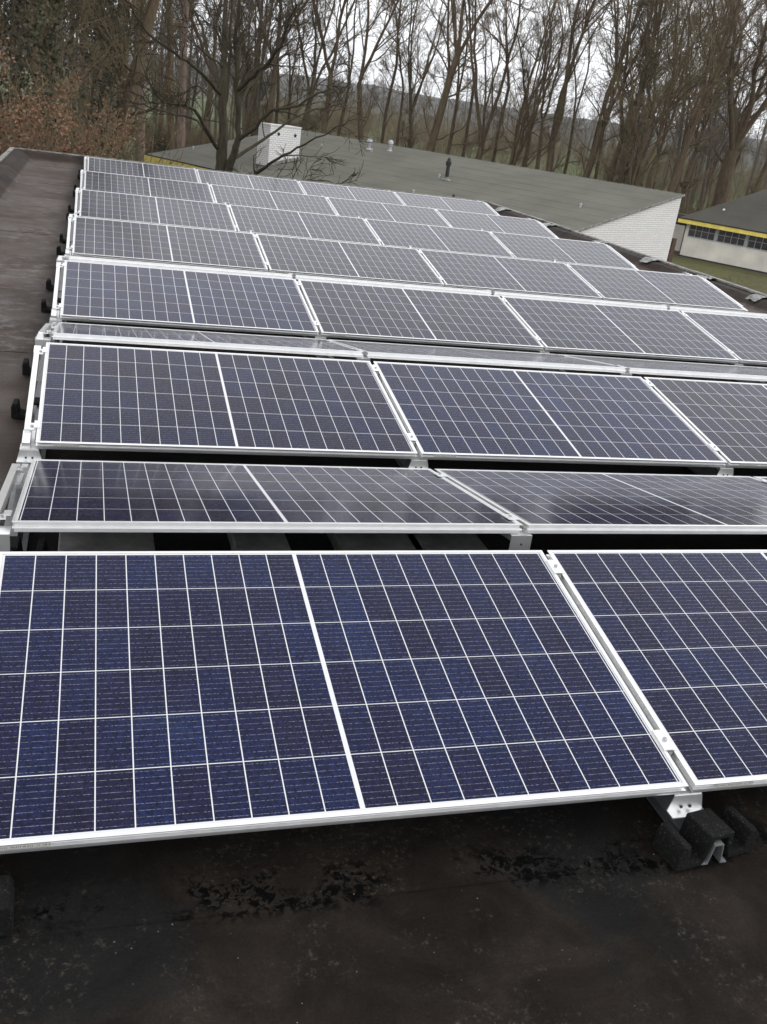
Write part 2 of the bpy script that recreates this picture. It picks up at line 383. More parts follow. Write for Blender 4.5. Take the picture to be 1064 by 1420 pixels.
# ------------------------------------------------------------------ our flat-roofed building
XL, XR, YN, YB = -1.22, 8.15, -7.0, 17.95          # outer faces
def make_own_building():
    b = empty('flat_roof_building', (0, 0, GZ))
    tag(b, 'flat roofed building whose dark brown bitumen roof carries the solar panels', 'building')
    up = -GZ
    M = MB()
    M.box(XL+.05, XR-.05, YN+.05, YB-.05, 0, up-.02); M.build('wall', m_redbrick, b)
    # felt laid in laps about one metre wide: each lap ends in a 5 mm step
    M = MB(); prof = []
    y = YN+.1
    steps = [-4.6, -.095, 4.4, 9.1, 13.9]
    edges = [y] + steps + [YB-.1]
    N = 120; xs = np.linspace(XL+.1, XR-.1, N); rng = np.random.default_rng(5)
    V = []; F = []
    for i in range(len(edges)-1):
        w0 = np.cumsum(rng.normal(0, .0016, N)) if i else np.zeros(N); o = len(V)
        for j, xx in enumerate(xs): V.append((xx, edges[i]+w0[j], up-.012)); 
        for j, xx in enumerate(xs): V.append((xx, edges[i]+w0[j]+.002, up-.0025))
        for j, xx in enumerate(xs): V.append((xx, edges[i+1]+.012, up-.0065))
        for rr in range(2):
            for j in range(N-1): F.append((o+rr*N+j, o+rr*N+j+1, o+(rr+1)*N+j+1, o+(rr+1)*N+j))
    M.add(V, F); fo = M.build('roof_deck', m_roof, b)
    # raised edge with felt dressed over it: sloped inner face, flat top
    H = .125
    M = MB()
    M.prism([(XL, up-.3), (XL, up+H), (XL+.19, up+H-.01), (XL+.40, up-.03)], 'y', YN, YB)
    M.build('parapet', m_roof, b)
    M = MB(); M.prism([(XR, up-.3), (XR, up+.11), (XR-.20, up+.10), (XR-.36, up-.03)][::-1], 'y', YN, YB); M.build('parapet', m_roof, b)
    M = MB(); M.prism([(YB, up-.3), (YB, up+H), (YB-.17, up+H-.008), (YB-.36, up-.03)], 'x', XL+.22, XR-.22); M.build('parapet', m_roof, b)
    # light weathered edge trim, lengths butted with small gaps
    rng = random.Random(4)
    M = MB()
    y = YN
    while y < YB:
        l = min(2.4, YB-y); dz = rng.uniform(-.004, .004)
        M.box(XL-.03, XL+.045, y+.004, y+l-.004, up+H+.002+dz, up+H+.022+dz); M.box(XL-.034, XL-.004, y+.004, y+l-.004, up+H-.09, up+H+.002+dz); y += l
    M.build('edge_trim', m_trim, b)
    M = MB(); y = YN
    while y < YB:
        l = min(1.9, YB-y); dz = rng.uniform(-.006, .006); dx = rng.uniform(-.012, .012)
        M.box(XR-.05+dx, XR+.03+dx, y+.01, y+l-.01, up+.112+dz, up+.135+dz); M.box(XR+.004+dx, XR+.034+dx, y+.01, y+l-.01, up+.01, up+.112+dz); y += l
    M.build('edge_trim', m_trim, b)
    M = MB(); x = XL+.05
    while x < XR-.1:
        l = min(2.2, XR-.05-x); M.box(x+.006, x+l-.006, YB-.045, YB+.03, up+H+.003, up+H+.022); x += l
    M.build('edge_trim', m_trim, b)
    # crumpled grey flashing patches on the right-hand edge
    for y in (7.6, 8.4, 9.6, 11.0, 12.6, 14.6, 16.8):
        M = MB(); n = 7; V = []; F = []
        w_ = rng.uniform(.18, .34)
        for i in range(n):
            for j in range(n):
                V.append((XR-.27+.25*i/(n-1), y+w_*(j/(n-1)-.5), up+.118+.022*rng.random()-(.055*(1-i/2.) if i < 2 else 0)))
        for i in range(n-1):
            for j in range(n-1): F.append((i*n+j, (i+1)*n+j, (i+1)*n+j+1, i*n+j+1))
        M.add(V, F); M.build('flashing_patch', m_flash, b)
    return b
make_own_building()
# materials of the roof use object coordinates of children of the empty at z = GZ: x, y match the world

# ------------------------------------------------------------------ solar panels
PL, PW, TILT = 1.69, 1.0, 0.1761
PITCH, RG, VG, PX, SK = 2.3714, .2063, .196, 1.710, .0082
PZ = .16                                          # top of the low edge above the roof
ct, st = math.cos(TILT), math.sin(TILT)
def make_panel():
    root = empty('solar_panel')
    # frame: stepped outer profile swept round the rectangle with mitred corners (d = inset, z)
    prof = [(.0105, -.0035), (.0105, 0), (.001, 0), (0, -.001), (0, -.0035), (.0075, -.0042), (.0075, -.0160), (.0004, -.0178), (0, -.0225), (.0055, -.0240), (.0055, -.035), (.028, -.035), (.028, -.033), (.0105, -.031)]
    n = len(prof); V = []; F = []
    for cx, cy, sx, sy in ((0, 0, 1, 1), (PL, 0, -1, 1), (PL, PW, -1, -1), (0, PW, 1, -1)):
        V += [(cx+sx*d, cy+sy*d, z) for d, z in prof]
    for c in range(4):
        for i in range(n):
            a, b = c*n+i, c*n+(i+1) % n; a2, b2 = ((c+1) % 4)*n+i, ((c+1) % 4)*n+(i+1) % n
            F.append((a, b, b2, a2))
    MB().add(V, F).build('frame', m_alu, root)
    MB().box(.0107, PL-.0107, .0107, PW-.0107, -.0062, -.0022).build('cell_sheet', m_cells, root)
    MB().box(.0107, PL-.0107, .0107, PW-.0107, -.0085, -.0064).build('backsheet', m_back, root)
    MB().box(.068, .175, .0005, .0074, -.0155, -.0046).build('serial_sticker', m_sticker, root)
    return root
proto = make_panel()
ROWS = ['nearest', 'second nearest', 'third nearest', 'fourth nearest', 'fifth nearest', 'sixth nearest', 'farthest']
SPOT = ['leftmost', 'second from the left', 'third from the left', 'rightmost']
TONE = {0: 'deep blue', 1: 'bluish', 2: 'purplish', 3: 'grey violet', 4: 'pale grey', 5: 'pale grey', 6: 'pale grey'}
first = True
for r in range(7):
    for k in range(4):
        for face in 'FA':
            if face == 'A' and r > 2: continue              # hidden behind the ridges in front
            if r == 0 and k == 3: continue
            o = proto if first else copy_tree(proto); first = False
            y0 = r*PITCH; x0 = k*PX
            sheet = [c for c in COL.objects if c.parent == o and c.name.startswith('cell_sheet')][0]
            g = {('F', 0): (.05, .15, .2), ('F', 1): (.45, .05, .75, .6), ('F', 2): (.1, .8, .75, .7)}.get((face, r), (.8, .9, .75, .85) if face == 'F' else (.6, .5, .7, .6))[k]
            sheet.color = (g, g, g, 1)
            if face == 'F':
                o.location = (x0+SK*y0, y0, PZ); o.rotation_euler = (TILT, 0, 0)
                tag(o, f'{TONE[r]} solar panel tilted to camera, {SPOT[k]} in the {ROWS[r]} row', 'solar panel', 'solar panels tilted towards the camera')
            else:
                yl = y0+2*PW*ct+RG
                o.location = (x0+PL+SK*yl, yl, PZ); o.rotation_euler = (TILT, 0, math.pi)
                tag(o, f'dark solar panel tilted away, {SPOT[k]} behind the {ROWS[r]} row', 'solar panel', 'solar panels tilted away from the camera')

# supports: one per joint between panels and per ridge: rail on the roof, low bracket, ridge post, two tilt beams, clamps
def make_support(side):
    """side: -1 left end, 0 between panels, 1 right end; origin on the roof under the low front edge, at the joint"""
    root = empty('panel_support')
    bx = {-1: -.040, 0: 0., 1: .040}[side]           # beam centre from the joint line
    # hat-section rail lying on the roof the length of one pair of rows
    hat = [(-.046, .006), (-.046, .010), (-.026, .010), (-.017, .070), (.017, .070), (.026, .010), (.046, .010), (.046, .006), (.023, .006), (.014, .066), (-.014, .066), (-.023, .006)]
    rx = {-1: -.02, 0: .035, 1: .02}[side]
    MB().prism([(x+rx, z) for x, z in hat], 'y', .0, PITCH-.01).build('base_rail', m_rail, root)
    MB().prism([(x*.78+rx, z*.93+.001) for x, z in hat], 'y', -.112, .0).build('rail_end', m_galv, root)
    hw = .038 if side else .040
    bc = {-1: -.026, 0: .008, 1: .026}[side]
    # low bracket: folded sheet with foot, plate and holes
    def low(y, sgn):
        M = MB(); zt = PZ-.040
        M.prism([(bc-hw, zt), (bc+hw, zt), (bc+hw+.012, .074), (bc-hw-.012, .074)], 'y', y-.0015, y+.0015)
        M.box(bc-hw-.012, bc+hw+.012, y-.03, y-.0016, .0735, .0765)
        M.box(bc-hw, bc+hw, y+.0016, y+.075, zt, zt+.003)
        p = M.build('low_bracket', m_alu, root)
        H = MB()
        for dx in (-.014, .012): H.lathe([(.0045, 0), (.0045, .002)], 10, Matrix.Translation((bc+dx, y-.0035, .086)) @ Matrix.Rotation(rad(90), 4, 'X') @ Matrix.Translation((0,0,-.001)))
        H.build('bracket_hole', m_black, p)
    low(.012, 1)
    if side == -1: pass
    # ridge post between the two high edges
    zt = PZ+st-.042; ym = ct+RG/2
    M = MB(); yq = ct+RG-.012
    M.box(bc-hw, bc+hw, yq-.0015, yq+.0015, .074, zt+.004); M.box(bc-hw, bc+hw, yq+.0016, yq+.06, zt+.001, zt+.004)
    p = M.build('ridge_post', m_alu, root)
    MB().lathe([(.0035, 0), (.0035, .002)], 10, Matrix.Translation((bc+.002, yq-.0017, zt-.03)) @ Matrix.Rotation(rad(90), 4, 'X')).build('post_hole', m_black, p)
    # tilt beams under (or beside) the panel edges
    for face in (0, 1):
        R = Matrix.Translation((0, 0, PZ)) @ Matrix.Rotation(TILT, 4, 'X') if face == 0 else Matrix.Translation((0, 2*ct+RG, PZ)) @ Matrix.Rotation(math.pi, 4, 'Z') @ Matrix.Rotation(TILT, 4, 'X')
        sx = 1 if face == 0 else -1
        c = bx*sx
        zb = -.037 if side == 0 else -.006
        M = MB()
        if side == 0: M.prism([(c-.02, zb-.03), (c+.02, zb-.03), (c+.02, zb), (c+.008, zb), (c+.008, zb-.006), (c-.008, zb-.006), (c-.008, zb), (c-.02, zb)], 'y', .03, PW-.02, R)
        else:
            M.box(c-.012, c+.012, .12 if face == 0 else .10, PW-.075, zb-.035, zb, R)
            M.box(c-.016, c+.016, .02, .13, zb-.05, zb-.010, R); M.box(c-.016, c+.016, PW-.09, PW-.01, zb-.05, zb-.010, R)
            M.box(min(c, c*.25), max(c, c*.25), .02, .20, zb-.055, zb-.048, R)
        M.build('tilt_beam', m_alu, root)
        for y in (.15, .905):
            M = MB()
            if side == 0:
                M.box(-.0095, .0095, y-.035, y+.035, -.032, -.004, R); M.box(-.019, .019, y-.035, y+.035, .0006, .0042, R)
            else:
                s = -1 if c < 0 else 1
                M.box(min(s*.004, s*.05), max(s*.004, s*.038), y-.03, y+.03, -.012, -.008, R); M.box(min(-s*.010, s*.012), max(-s*.010, s*.012), y-.03, y+.03, .0006, .0042, R); M.box(min(s*.004, s*.008), max(s*.004, s*.008), y-.03, y+.03, -.008, .0006, R)
            k = M.build('clamp', m_alu, root)
            MB().lathe([(.0065, 0), (.0065, .005), (.004, .006)], 6, R @ Matrix.Translation((0 if side == 0 else (s*.022), y, .0042 if side == 0 else -.008))).build('bolt', m_steel, k)
    return root
JOINT = ['left end of', 'first panel joint of', 'second panel joint of', 'third panel joint of', 'right end of']
protos = {}
for r in range(7):
    for k in range(5):
        if r == 0 and k > 2: continue
        side = -1 if k == 0 else (1 if k == 4 else 0)
        if side not in protos: protos[side] = o = make_support(side)
        else: o = copy_tree(protos[side])
        y0 = r*PITCH; x = {0: 0., 4: 3*PX+PL}.get(k, k*PX-(PX-PL)/2)
        o.location = (x+SK*y0, y0, 0)
        tag(o, f'silver bracket and beam at the {JOINT[k]} the {ROWS[r]} panel row', 'panel mount', 'aluminium panel mounts')

# rubber granulate pads under the rails
def make_pad():
    M = MB()
    prof = [(-.126, .003), (-.126, .060), (-.118, .078), (-.096, .078), (-.090, .026), (-.046, .020), (-.038, .090), (.038, .090), (.046, .020), (.090, .026), (.096, .078), (.118, .078), (.126, .060), (.126, .003),
            (.041, .003), (.021, .076), (-.021, .076), (-.041, .003)]
    M.prism(prof, 'y', -.047, .047)
    return M.build('rubber_pad', m_rubber, None, bevel=.004)
pad = make_pad()
pads = [(-.02, -.045, 'black rubber pad under the front end of the leftmost rail, at the bottom left edge'), (1.737, -.058, 'black rubber pad gripping the rail end below the nearest two panels')]
for r in range(7):
    for dy, nm in ((.80, 'nearer'), (1.56, 'farther')):
        pads.append((-.028+SK*r*PITCH, r*PITCH+dy, f'black rubber pad left of the {ROWS[r]} panel row, {nm} of two'))
for i, (x, y, lb) in enumerate(pads):
    o = pad if i == 0 else pad.copy()
    if i: COL.objects.link(o)
    o.location = (x, y, 0); o.rotation_euler = (0, 0, (rad(9) if i == 1 else random.Random(i).uniform(-.06, .06)))
    tag(o, lb, 'rubber pad', 'rubber pads under the panel rails')
for i, (xa, xb) in enumerate(((.14, .46), (.74, .95), (1.13, 1.46), (1.54, 1.66))):
    xb = xa + .32 if i < 3 else xa + .30
    if i == 1: xb = xa+.20
    M = MB().box(-(xb-xa)/2, (xb-xa)/2, -.30, .30, 0, .06)
    o = M.build('ballast_slab', m_concrete, None, bevel=.006)
    o.location = ((xa+xb)/2, 1.62, .06)
    if i == 3: o.location.x = 1.56
    lab = ['first grey ballast slab from the left in the gap behind the nearest panels', 'narrow grey ballast slab, second from the left in the gap behind the nearest panels',
           'third grey ballast slab from the left in the gap behind the nearest panels', 'grey ballast slab beside the ridge post in the gap behind the nearest panels'][i]
    tag(o, lab, 'ballast slab', 'concrete ballast slabs under the panels')
# loose grit and crumbs lying on the felt in front: nobody could count them
rng = np.random.default_rng(9); V = []; F = []
for i in range(60):
    x, y = rng.uniform(-.2, 2.1), rng.uniform(-.62, .02); r_ = rng.uniform(.0008, .0022)*(2.0 if rng.random() < .06 else 1)
    o_ = len(V); a = rng.uniform(0, 6.28); e_ = rng.uniform(.5, 1)
    for q in range(5): V.append((x+r_*math.cos(a+q*1.257)*rng.uniform(.7, 1.2), y+r_*e_*math.sin(a+q*1.257), .0004))
    V.append((x, y, .0004+r_*.9))
    for q in range(5): F.append((o_+q, o_+(q+1) % 5, o_+5))
tag(MB().add(V, F).build('roof_grit', simple('pale_grit', (.20, .18, .15), .9, 0, .5, 90)), kind='stuff')
# ------------------------------------------------------------------ neighbouring building with the single-pitch roof
def make_mono_building():
    Z0 = GZ; A = math.atan2(.858, -.514)
    b = empty('pitched_roof_building', (27.105, 40.571, Z0), (0, 0, A))
    tag(b, 'long low building with grey single pitch felt roof and white brick end wall', 'building')
    RH = -.254-Z0; K = .197; LA, LT = 28.2, 11.25
    zr = lambda t: RH-K*t
    # walls
    def slab(a0, a1, t0, t1, name, m, drop=.14):
        M = MB(); M.prism([(t0, 0), (t1, 0), (t1, zr(t1)-drop), (t0, zr(t0)-drop)], 'x', a0, a1); return M.build(name, m, b)
    slab(.03, .33, .05, LT-.5, 'gable_wall', m_whitebrick, .055)
    slab(LA-.6, LA-.3, .05, LT-.9, 'gable_wall', m_cream)
    M = MB(); M.box(.34, LA-.61, .06, .30, 0, zr(.3)-.15); M.build('back_wall', m_whitebrick, b)
    M = MB(); M.box(.34, LA-.61, LT-1.1, LT-.8, 0, zr(LT-.8)-.15); M.build('front_wall', m_cream, b)
    # roof slab
    M = MB(); M.prism([(-.05, zr(-.05)-.14), (LT, zr(LT)-.14), (LT, zr(LT)), (-.05, zr(-.05))], 'x', .34, LA)
    M.prism([(-.05, zr(-.05)-.052), (LT, zr(LT)-.052), (LT, zr(LT)), (-.05, zr(-.05))], 'x', -.02, .338)
    roof = M.build('roof', m_grayroof, b)
    M = MB(); M.prism([(-.06, zr(-.06)-.075), (LT+.01, zr(LT)-.075), (LT+.01, zr(LT)+.018), (-.06, zr(-.06)+.018)], 'x', -.06, -.022); M.build('verge_trim', m_trim, b)
    M = MB(); M.box(-.02, LA, -.11, -.052, zr(0)-.06, zr(0)+.03); M.build('ridge_trim', m_trim, b)
    # yellow fascia under a black felt edge along the eaves and round the far end
    M = MB(); M.box(.2, LA+.04, LT+.004, LT+.05, zr(LT)-.42, zr(LT)-.05); M.prism([(-.0, zr(0)-.42), (LT, zr(LT)-.42), (LT, zr(LT)-.05), (0, zr(0)-.05)], 'x', LA+.004, LA+.04)
    M.build('fascia', m_yellow, b)
    M = MB(); M.box(.2, LA+.03, LT+.004, LT+.047, zr(LT)-.048, zr(LT)+.02); M.prism([(0, zr(0)-.048), (LT, zr(LT)-.048), (LT, zr(LT)+.03), (0, zr(0)+.03)], 'x', LA+.004, LA+.05)
    M.build('eaves_edge', m_blackedge, b)
    # felt laps
    M = MB()
    for i in range(1, 11): M.prism([(i*1.02, zr(i*1.02)+.001), (i*1.02+.06, zr(i*1.02+.06)+.001), (i*1.02+.06, zr(i*1.02+.06)+.006), (i*1.02, zr(i*1.02)+.008)], 'x', .34, LA-.01)
    M.build('felt_lap', m_grayroof, roof)
    # chimney stack, painted brick, two flue holes
    ch0, ch1, tt0, tt1 = 20.2, 21.2, 6.55, 8.75
    M = MB(); M.box(ch0, ch1, tt0, tt1, zr(tt1)-.05, zr(7.6)+1.86); ch = M.build('chimney', m_chimbrick, roof)
    M = MB(); M.box(ch0-.035, ch1+.035, tt0-.035, tt1+.035, zr(7.6)+1.862, zr(7.6)+1.92); M.build('chimney_cap', m_white, ch)
    M = MB(); M.prism([(tt0-.06, zr(tt0-.06)+.01), (tt1+.06, zr(tt1+.06)+.01), (tt1+.06, zr(tt1)+.16), (tt0-.06, zr(tt0)+.16)], 'x', ch0-.03, ch0-.003); M.build('chimney_flashing', m_trim, ch)
    for t in (8.15, 6.95):
        MB().lathe([(.085, 0), (.085, .03)], 14, Matrix.Translation((ch0-.002, t, zr(7.6)+1.46)) @ Matrix.Rotation(rad(-90), 4, 'Y')).build('flue_hole', m_black, ch)
    # roof vents
    def cowl(a, t, s, name, m, prof, seg=14):
        return MB().lathe([(r*s, z*s) for r, z in prof], seg, Matrix.Translation((a, t, zr(t)-.02))).build(name, m, roof, smooth=False)
    dome = [(.30, 0), (.26, .06), (.14, .10), (.13, .38), (.24, .42), (.25, .50), (.16, .54), (.17, .60), (.26, .62), (.24, .80), (.14, .92), (.03, .96)]
    cowl(19.5, 1.72, .66, 'vent_cowl', m_vent, dome); cowl(18.26, 1.24, .64, 'vent_cowl', m_vent, dome)
    stub = [(.16, 0), (.09, .04), (.085, .22), (.13, .24), (.12, .34), (.04, .38)]
    cowl(18.9, 2.1, .5, 'vent_stub', m_vent, stub)
    cowl(10.64, 4.92, 1., 'vent_pipe', m_black, [(.10, 0), (.10, .02), (.095, .70), (.145, .72), (.145, .90), (.10, .93), (.085, 1.04), (.02, 1.10)])
    cowl(10.64, 4.92, 1., 'pipe_collar', m_flash, [(.28, .0), (.26, .035), (.15, .06), (.14, .14), (.115, .15)])
    cowl(11.26, 4.78, .5, 'vent_stub', m_vent, stub)
    cowl(9.8, 8.28, .5, 'vent_stub', m_vent, stub); cowl(7.66, 7.8, .55, 'vent_stub', m_black, stub)
    cowl(2.24, 5.24, .5, 'vent_stub', m_vent, stub); cowl(27.4, 8.5, .5, 'vent_stub', m_vent, stub); cowl(22.2, 3.0, .5, 'vent_stub', m_vent, stub)
make_mono_building()

# ------------------------------------------------------------------ right-hand building with the hipped roof
def make_hip_building():
    A = math.atan2(-.83, .557)
    b = empty('hipped_roof_building', (38.26, 56.86, GZ), (0, 0, A))
    tag(b, 'cream rendered building with long window band, yellow fascia and dark hipped roof', 'building')
    W, D, H = 16.0, 10.0, 2.30
    # wall below, between and above the windows
    M = MB(); M.box(0, W, 0, .3, 0, 1.36); M.box(0, .22, 0, .3, 1.36, H); M.box(W-.22, W, 0, .3, 1.36, H)
    M.box(0, .3, .301, D, 0, H); M.box(W-.3, W, .301, D, 0, H); M.box(.301, W-.301, D-.3, D, 0, H); M.build('wall', m_cream, b)
    M = MB(); M.box(-.012, W, -.014, -.002, .0, .10); M.build('plinth', m_plinth, b)
    M = MB(); M.box(-.055, -.005, -.05, 0, 0, H); M.build('drainpipe', m_plinth, b)
    M = MB(); M.box(.02, W-.02, .9, .95, .2, H); M.build('room_backdrop_wall', m_plinth, b)
    x = .22; bay = 1.86
    while x + bay < W-.3:
        MB().box(x+bay, x+bay+.20, -.01, .26, 1.362, H-.002).build('window_post', m_greypaint, b)
        M = MB()
        M.box(x+.002, x+bay-.002, .05, .10, 1.362, 1.40); M.box(x+.002, x+bay-.002, .05, .10, H-.04, H-.002); M.box(x+.002, x+bay-.002, .055, .095, 1.80, 1.83)
        for i in range(5):
            xx = x + .02 + i*(bay-.04)/4; M.box(xx-.018, xx+.018, .052, .098, 1.40, H-.04)
        f = M.build('window', m_greypaint, b)
        MB().box(x+.003, x+bay-.003, .070, .078, 1.364, H-.004).build('pane', m_glass, f)
        MB().box(x, x+bay, -.03, .049, 1.335, 1.359).build('sill', m_greypaint, f)
        x += bay+.20
    # roof: hipped, 0.45 m overhang
    o = .45; e = H+.17; rise = 3.5; run = 5.45
    V = [(-o, -o, e), (W+o, -o, e), (W+o, D+o, e), (-o, D+o, e), (-o+run, D/2, e+rise), (W+o-run, D/2, e+rise)]
    MB().add(V, [(0,1,5,4), (1,2,5), (2,3,4,5), (3,0,4), (3,2,1,0)]).build('roof', m_darkroof, b)
    M = MB(); M.box(-o, W+o, -o-.03, -o-.002, H-.13, e-.04); M.box(-o-.03, -o-.002, -o, D+o, H-.13, e-.04); M.build('fascia', m_yellow, b)
    M = MB(); M.box(-o-.03, W+o, -o-.07, -o-.002, e-.038, e+.03); M.box(-o-.07, -o-.002, -o, D+o, e-.038, e+.03); M.build('eaves_edge', m_blackedge, b)
    MB().lathe([(.10, 0), (.08, .05), (.075, .24), (.11, .26), (.04, .34)], 10, Matrix.Translation((1.9, .9, e+.62))).build('vent_stub', m_white, b)
    # recessed link at the left end with a dark window strip and a brown post
    M = MB(); M.box(-3.2, -.06, 3.2, 3.5, 0, 1.75); M.build('link_wall', m_cream, b)
    M = MB(); M.box(-3.2, -.06, 3.22, 3.48, 1.752, 2.3); M.build('link_window', m_glass, b)
    M = MB(); M.box(-3.4, -.05, 2.8, 3.6, 2.32, 2.5); M.build('link_roof', m_darkroof, b)
make_hip_building()
o = MB().box(-.16, .16, -.12, .12, 0, 2.0).build('brown_post', m_brownwood); x, y = az_point(931, 58, 345); o.location = (x, y, GZ); o.rotation_euler = (0, 0, .4)
tag(o, 'brown wooden post standing on grass beside the white brick end wall', 'post')

# ------------------------------------------------------------------ trees
def tubes(polys, sides):
    """polys: list of (points, radii) -> vertex and quad arrays"""
    groups = {}
    for p, r in polys: groups.setdefault(len(p), []).append((p, r))
    Vs, Fs, off = [], [], 0
    a = np.arange(sides)*2*math.pi/sides
    for n, lst in groups.items():
        P = np.array([x[0] for x in lst]); Rr = np.array([x[1] for x in lst])
        T = np.gradient(P, axis=1); T /= np.linalg.norm(T, axis=2, keepdims=True)+1e-9
        ref = np.where(np.abs(T[..., :1]) > .9, np.array([0, 1., 0]), np.array([1., 0, 0]))
        U = np.cross(T, ref); U /= np.linalg.norm(U, axis=2, keepdims=True)+1e-9
        W = np.cross(T, U)
        ring = P[:, :, None] + Rr[:, :, None, None]*(np.cos(a)[None, None, :, None]*U[:, :, None] + np.sin(a)[None, None, :, None]*W[:, :, None])
        m = len(lst); Vs.append(ring.reshape(-1, 3))
        base = off + (np.arange(m)[:, None, None]*n*sides + np.arange(n-1)[None, :, None]*sides)
        i = np.arange(sides)[None, None, :]; j = (i+1) % sides
        Fs.append(np.stack([base+i, base+j, base+j+sides, base+i+sides], -1).reshape(-1, 4)); off += m*n*sides
    return np.concatenate(Vs), np.concatenate(Fs)

def unit(v): return v/(np.linalg.norm(v)+1e-9)
def branch(rng, p, d, L, r0, r1, n, wob, up):
    pts = [np.array(p, float)]; d = unit(np.array(d, float)); s = L/(n-1)
    for i in range(n-1):
        d = unit(d + rng.normal(0, wob, 3) + np.array([0, 0, up])); pts.append(pts[-1]+d*s)
    return np.array(pts), np.linspace(r0, r1, n)
def side_dir(rng, d, ang):
    q = unit(np.cross(d, rng.normal(0, 1, 3))); return unit(d*math.cos(ang) + q*math.sin(ang))
def spawn(rng, polys, count, ang, lr, n, wob, up, rr=.5, t0=.2, rmin=.005, lmin=.25, tip=.35):
    """side shoots from every polyline of a list"""
    out = []
    for P, R in polys:
        Lp = np.linalg.norm(np.diff(P, axis=0), axis=1).sum()
        c = max(1, int(rng.poisson(count)))
        for t in np.sort(rng.uniform(t0, 1, c)):
            f = t*(len(P)-1); i = min(int(f), len(P)-2); q = f-i
            p = P[i]*(1-q)+P[i+1]*q; r = (R[i]*(1-q)+R[i+1]*q)*rr
            d = side_dir(rng, unit(P[i+1]-P[i]), rng.normal(ang, .18))
            L = max(lmin, Lp*lr*(1.15-.6*t)*rng.uniform(.6, 1.3)); r = max(r, rmin)
            out.append(branch(rng, p, d, L, r, max(rmin*.7, r*tip), n, wob, up))
    return out

def wood_tree(seed, H, r, fork, leaders, spread, limbs=8, low=5, dens=1.05, lean=0.02):
    """bare woodland tree: bole, forked leaders, limbs (trunk mesh) and branches with twigs (crown mesh)"""
    rng = np.random.default_rng(seed)
    P, R = branch(rng, (0, 0, -.3), (lean, rng.normal(0, .02), 1), fork+.3, r*1.25, r*.8, 9, .05, .03)
    R[0] = r*1.7; R[1] = r*1.18
    L0 = [(P, R)]; L1 = []
    for i in range(leaders):
        a = rng.uniform(0, 6.28) if i == 0 else a + 2*math.pi/leaders + rng.normal(0, .3)
        sp = spread*(.35 if i == 0 and leaders > 1 else 1)*rng.uniform(.7, 1.2)
        d = (math.cos(a)*sp, math.sin(a)*sp, 1)
        L1.append(branch(rng, P[-1]-np.array([0, 0, .1]), d, (H-fork)*rng.uniform(.8, 1.02), r*.8/leaders**.42, .03, 12, .12, .07))
    L2 = spawn(rng, L1, limbs, .72, .38, 8, .16, .08, .5, .10, .02)
    L2 += spawn(rng, L0, low, .95, .42, 8, .14, .05, .30, .45, .03)
    L3 = spawn(rng, L2, 5*dens, .65, .45, 6, .15, .05, .5, .15, .013, .6)
    L4 = spawn(rng, L3, 4.5*dens, .6, .5, 4, .16, .04, .55, .15, .009, .45)
    L4 += spawn(rng, L2, 3*dens, .7, .2, 4, .16, .04, .3, .2, .009, .5)
    L5 = spawn(rng, L4, 4.2*dens, .6, .6, 3, .16, .03, .6, .2, .0075, .3)
    return tubes(L0, 10), tubes(L1, 7), tubes(L2, 5), tubes(L3, 4), tubes(L4+L5, 3)
def merge(*parts):
    V, F, o = [], [], 0
    for v, f in parts: V.append(v); F.append(f+o); o += len(v)
    return np.concatenate(V), np.concatenate(F)
def tree_obj(name, parts, bark, twig):
    root = empty(name)
    np_mesh('trunk', *merge(*parts[:3]), bark, root); np_mesh('crown', *merge(*parts[3:]), twig, root)
    return root
def cards(rng, C, size, flat=.0):
    """leaf-sized quads round the centres C"""
    n = len(C); q = rng.normal(0, 1, (n, 3)); q /= np.linalg.norm(q, axis=1, keepdims=True)
    u = np.cross(q, rng.normal(0, 1, (n, 3))); u /= np.linalg.norm(u, axis=1, keepdims=True)+1e-9
    v = np.cross(q, u); s = size*rng.uniform(.6, 1.3, (n, 1))
    V = np.stack([C-u*s, C-v*s*.55, C+u*s, C+v*s*.55], 1).reshape(-1, 3)
    return V, np.arange(4*n).reshape(-1, 4)

kinds = {
    'tall':    tree_obj('bare_tree', wood_tree(1, 23, .26, 9.5, 3, .42), m_bark, m_twig),
    'tall2':   tree_obj('bare_tree', wood_tree(2, 22, .23, 8.0, 2, .46), m_bark, m_twig),
    'wye':     tree_obj('bare_tree', wood_tree(3, 22, .28, 5.2, 2, .55, 9), m_bark, m_twig),
    'slim':    tree_obj('bare_tree', wood_tree(4, 20, .15, 10., 1, .10, 14, 6), m_bark, m_twig),
    'slim2':   tree_obj('bare_tree', wood_tree(5, 19, .15, 7., 2, .22, 10, 5), m_bark, m_twig),
    'multi':   tree_obj('bare_tree', wood_tree(6, 21, .29, 3.6, 5, .26, 8, 4, 1.05), m_bark, m_twig2),
    'dense':   tree_obj('bare_tree', wood_tree(7, 22, .26, 6.5, 4, .34, 9, 7, 1.1), m_bark, m_twig2),
    'broad':   tree_obj('bare_tree', wood_tree(8, 22, .62, 7.0, 5, .45, 9, 7, 1.25), m_bark, m_twig),
}
def make_pine():
    rng = np.random.default_rng(21)
    P, R = branch(rng, (0, 0, -.3), (.015, 0, 1), 21, .29, .10, 14, .012, .02)
    snags = spawn(rng, [(P[4:], R[4:])], 16, 1.35, .07, 4, .12, .0, .22, .0, .012, .8)
    L2 = spawn(rng, [(P[10:], R[10:])], 22, 1.1, .55, 6, .1, .06, .35, .0, .02)
    root = empty('pine_tree'); np_mesh('trunk', *merge(tubes([(P, R)], 9), tubes(snags+L2, 4)), m_pine, root)
    C = np.concatenate([p[2:] for p, _ in L2]); C = np.repeat(C, 30, 0) + rng.normal(0, .32, (len(C)*30, 3))
    np_mesh('crown', *cards(rng, C, .14), m_needle, root, False)
    return root
kinds['pine'] = make_pine()
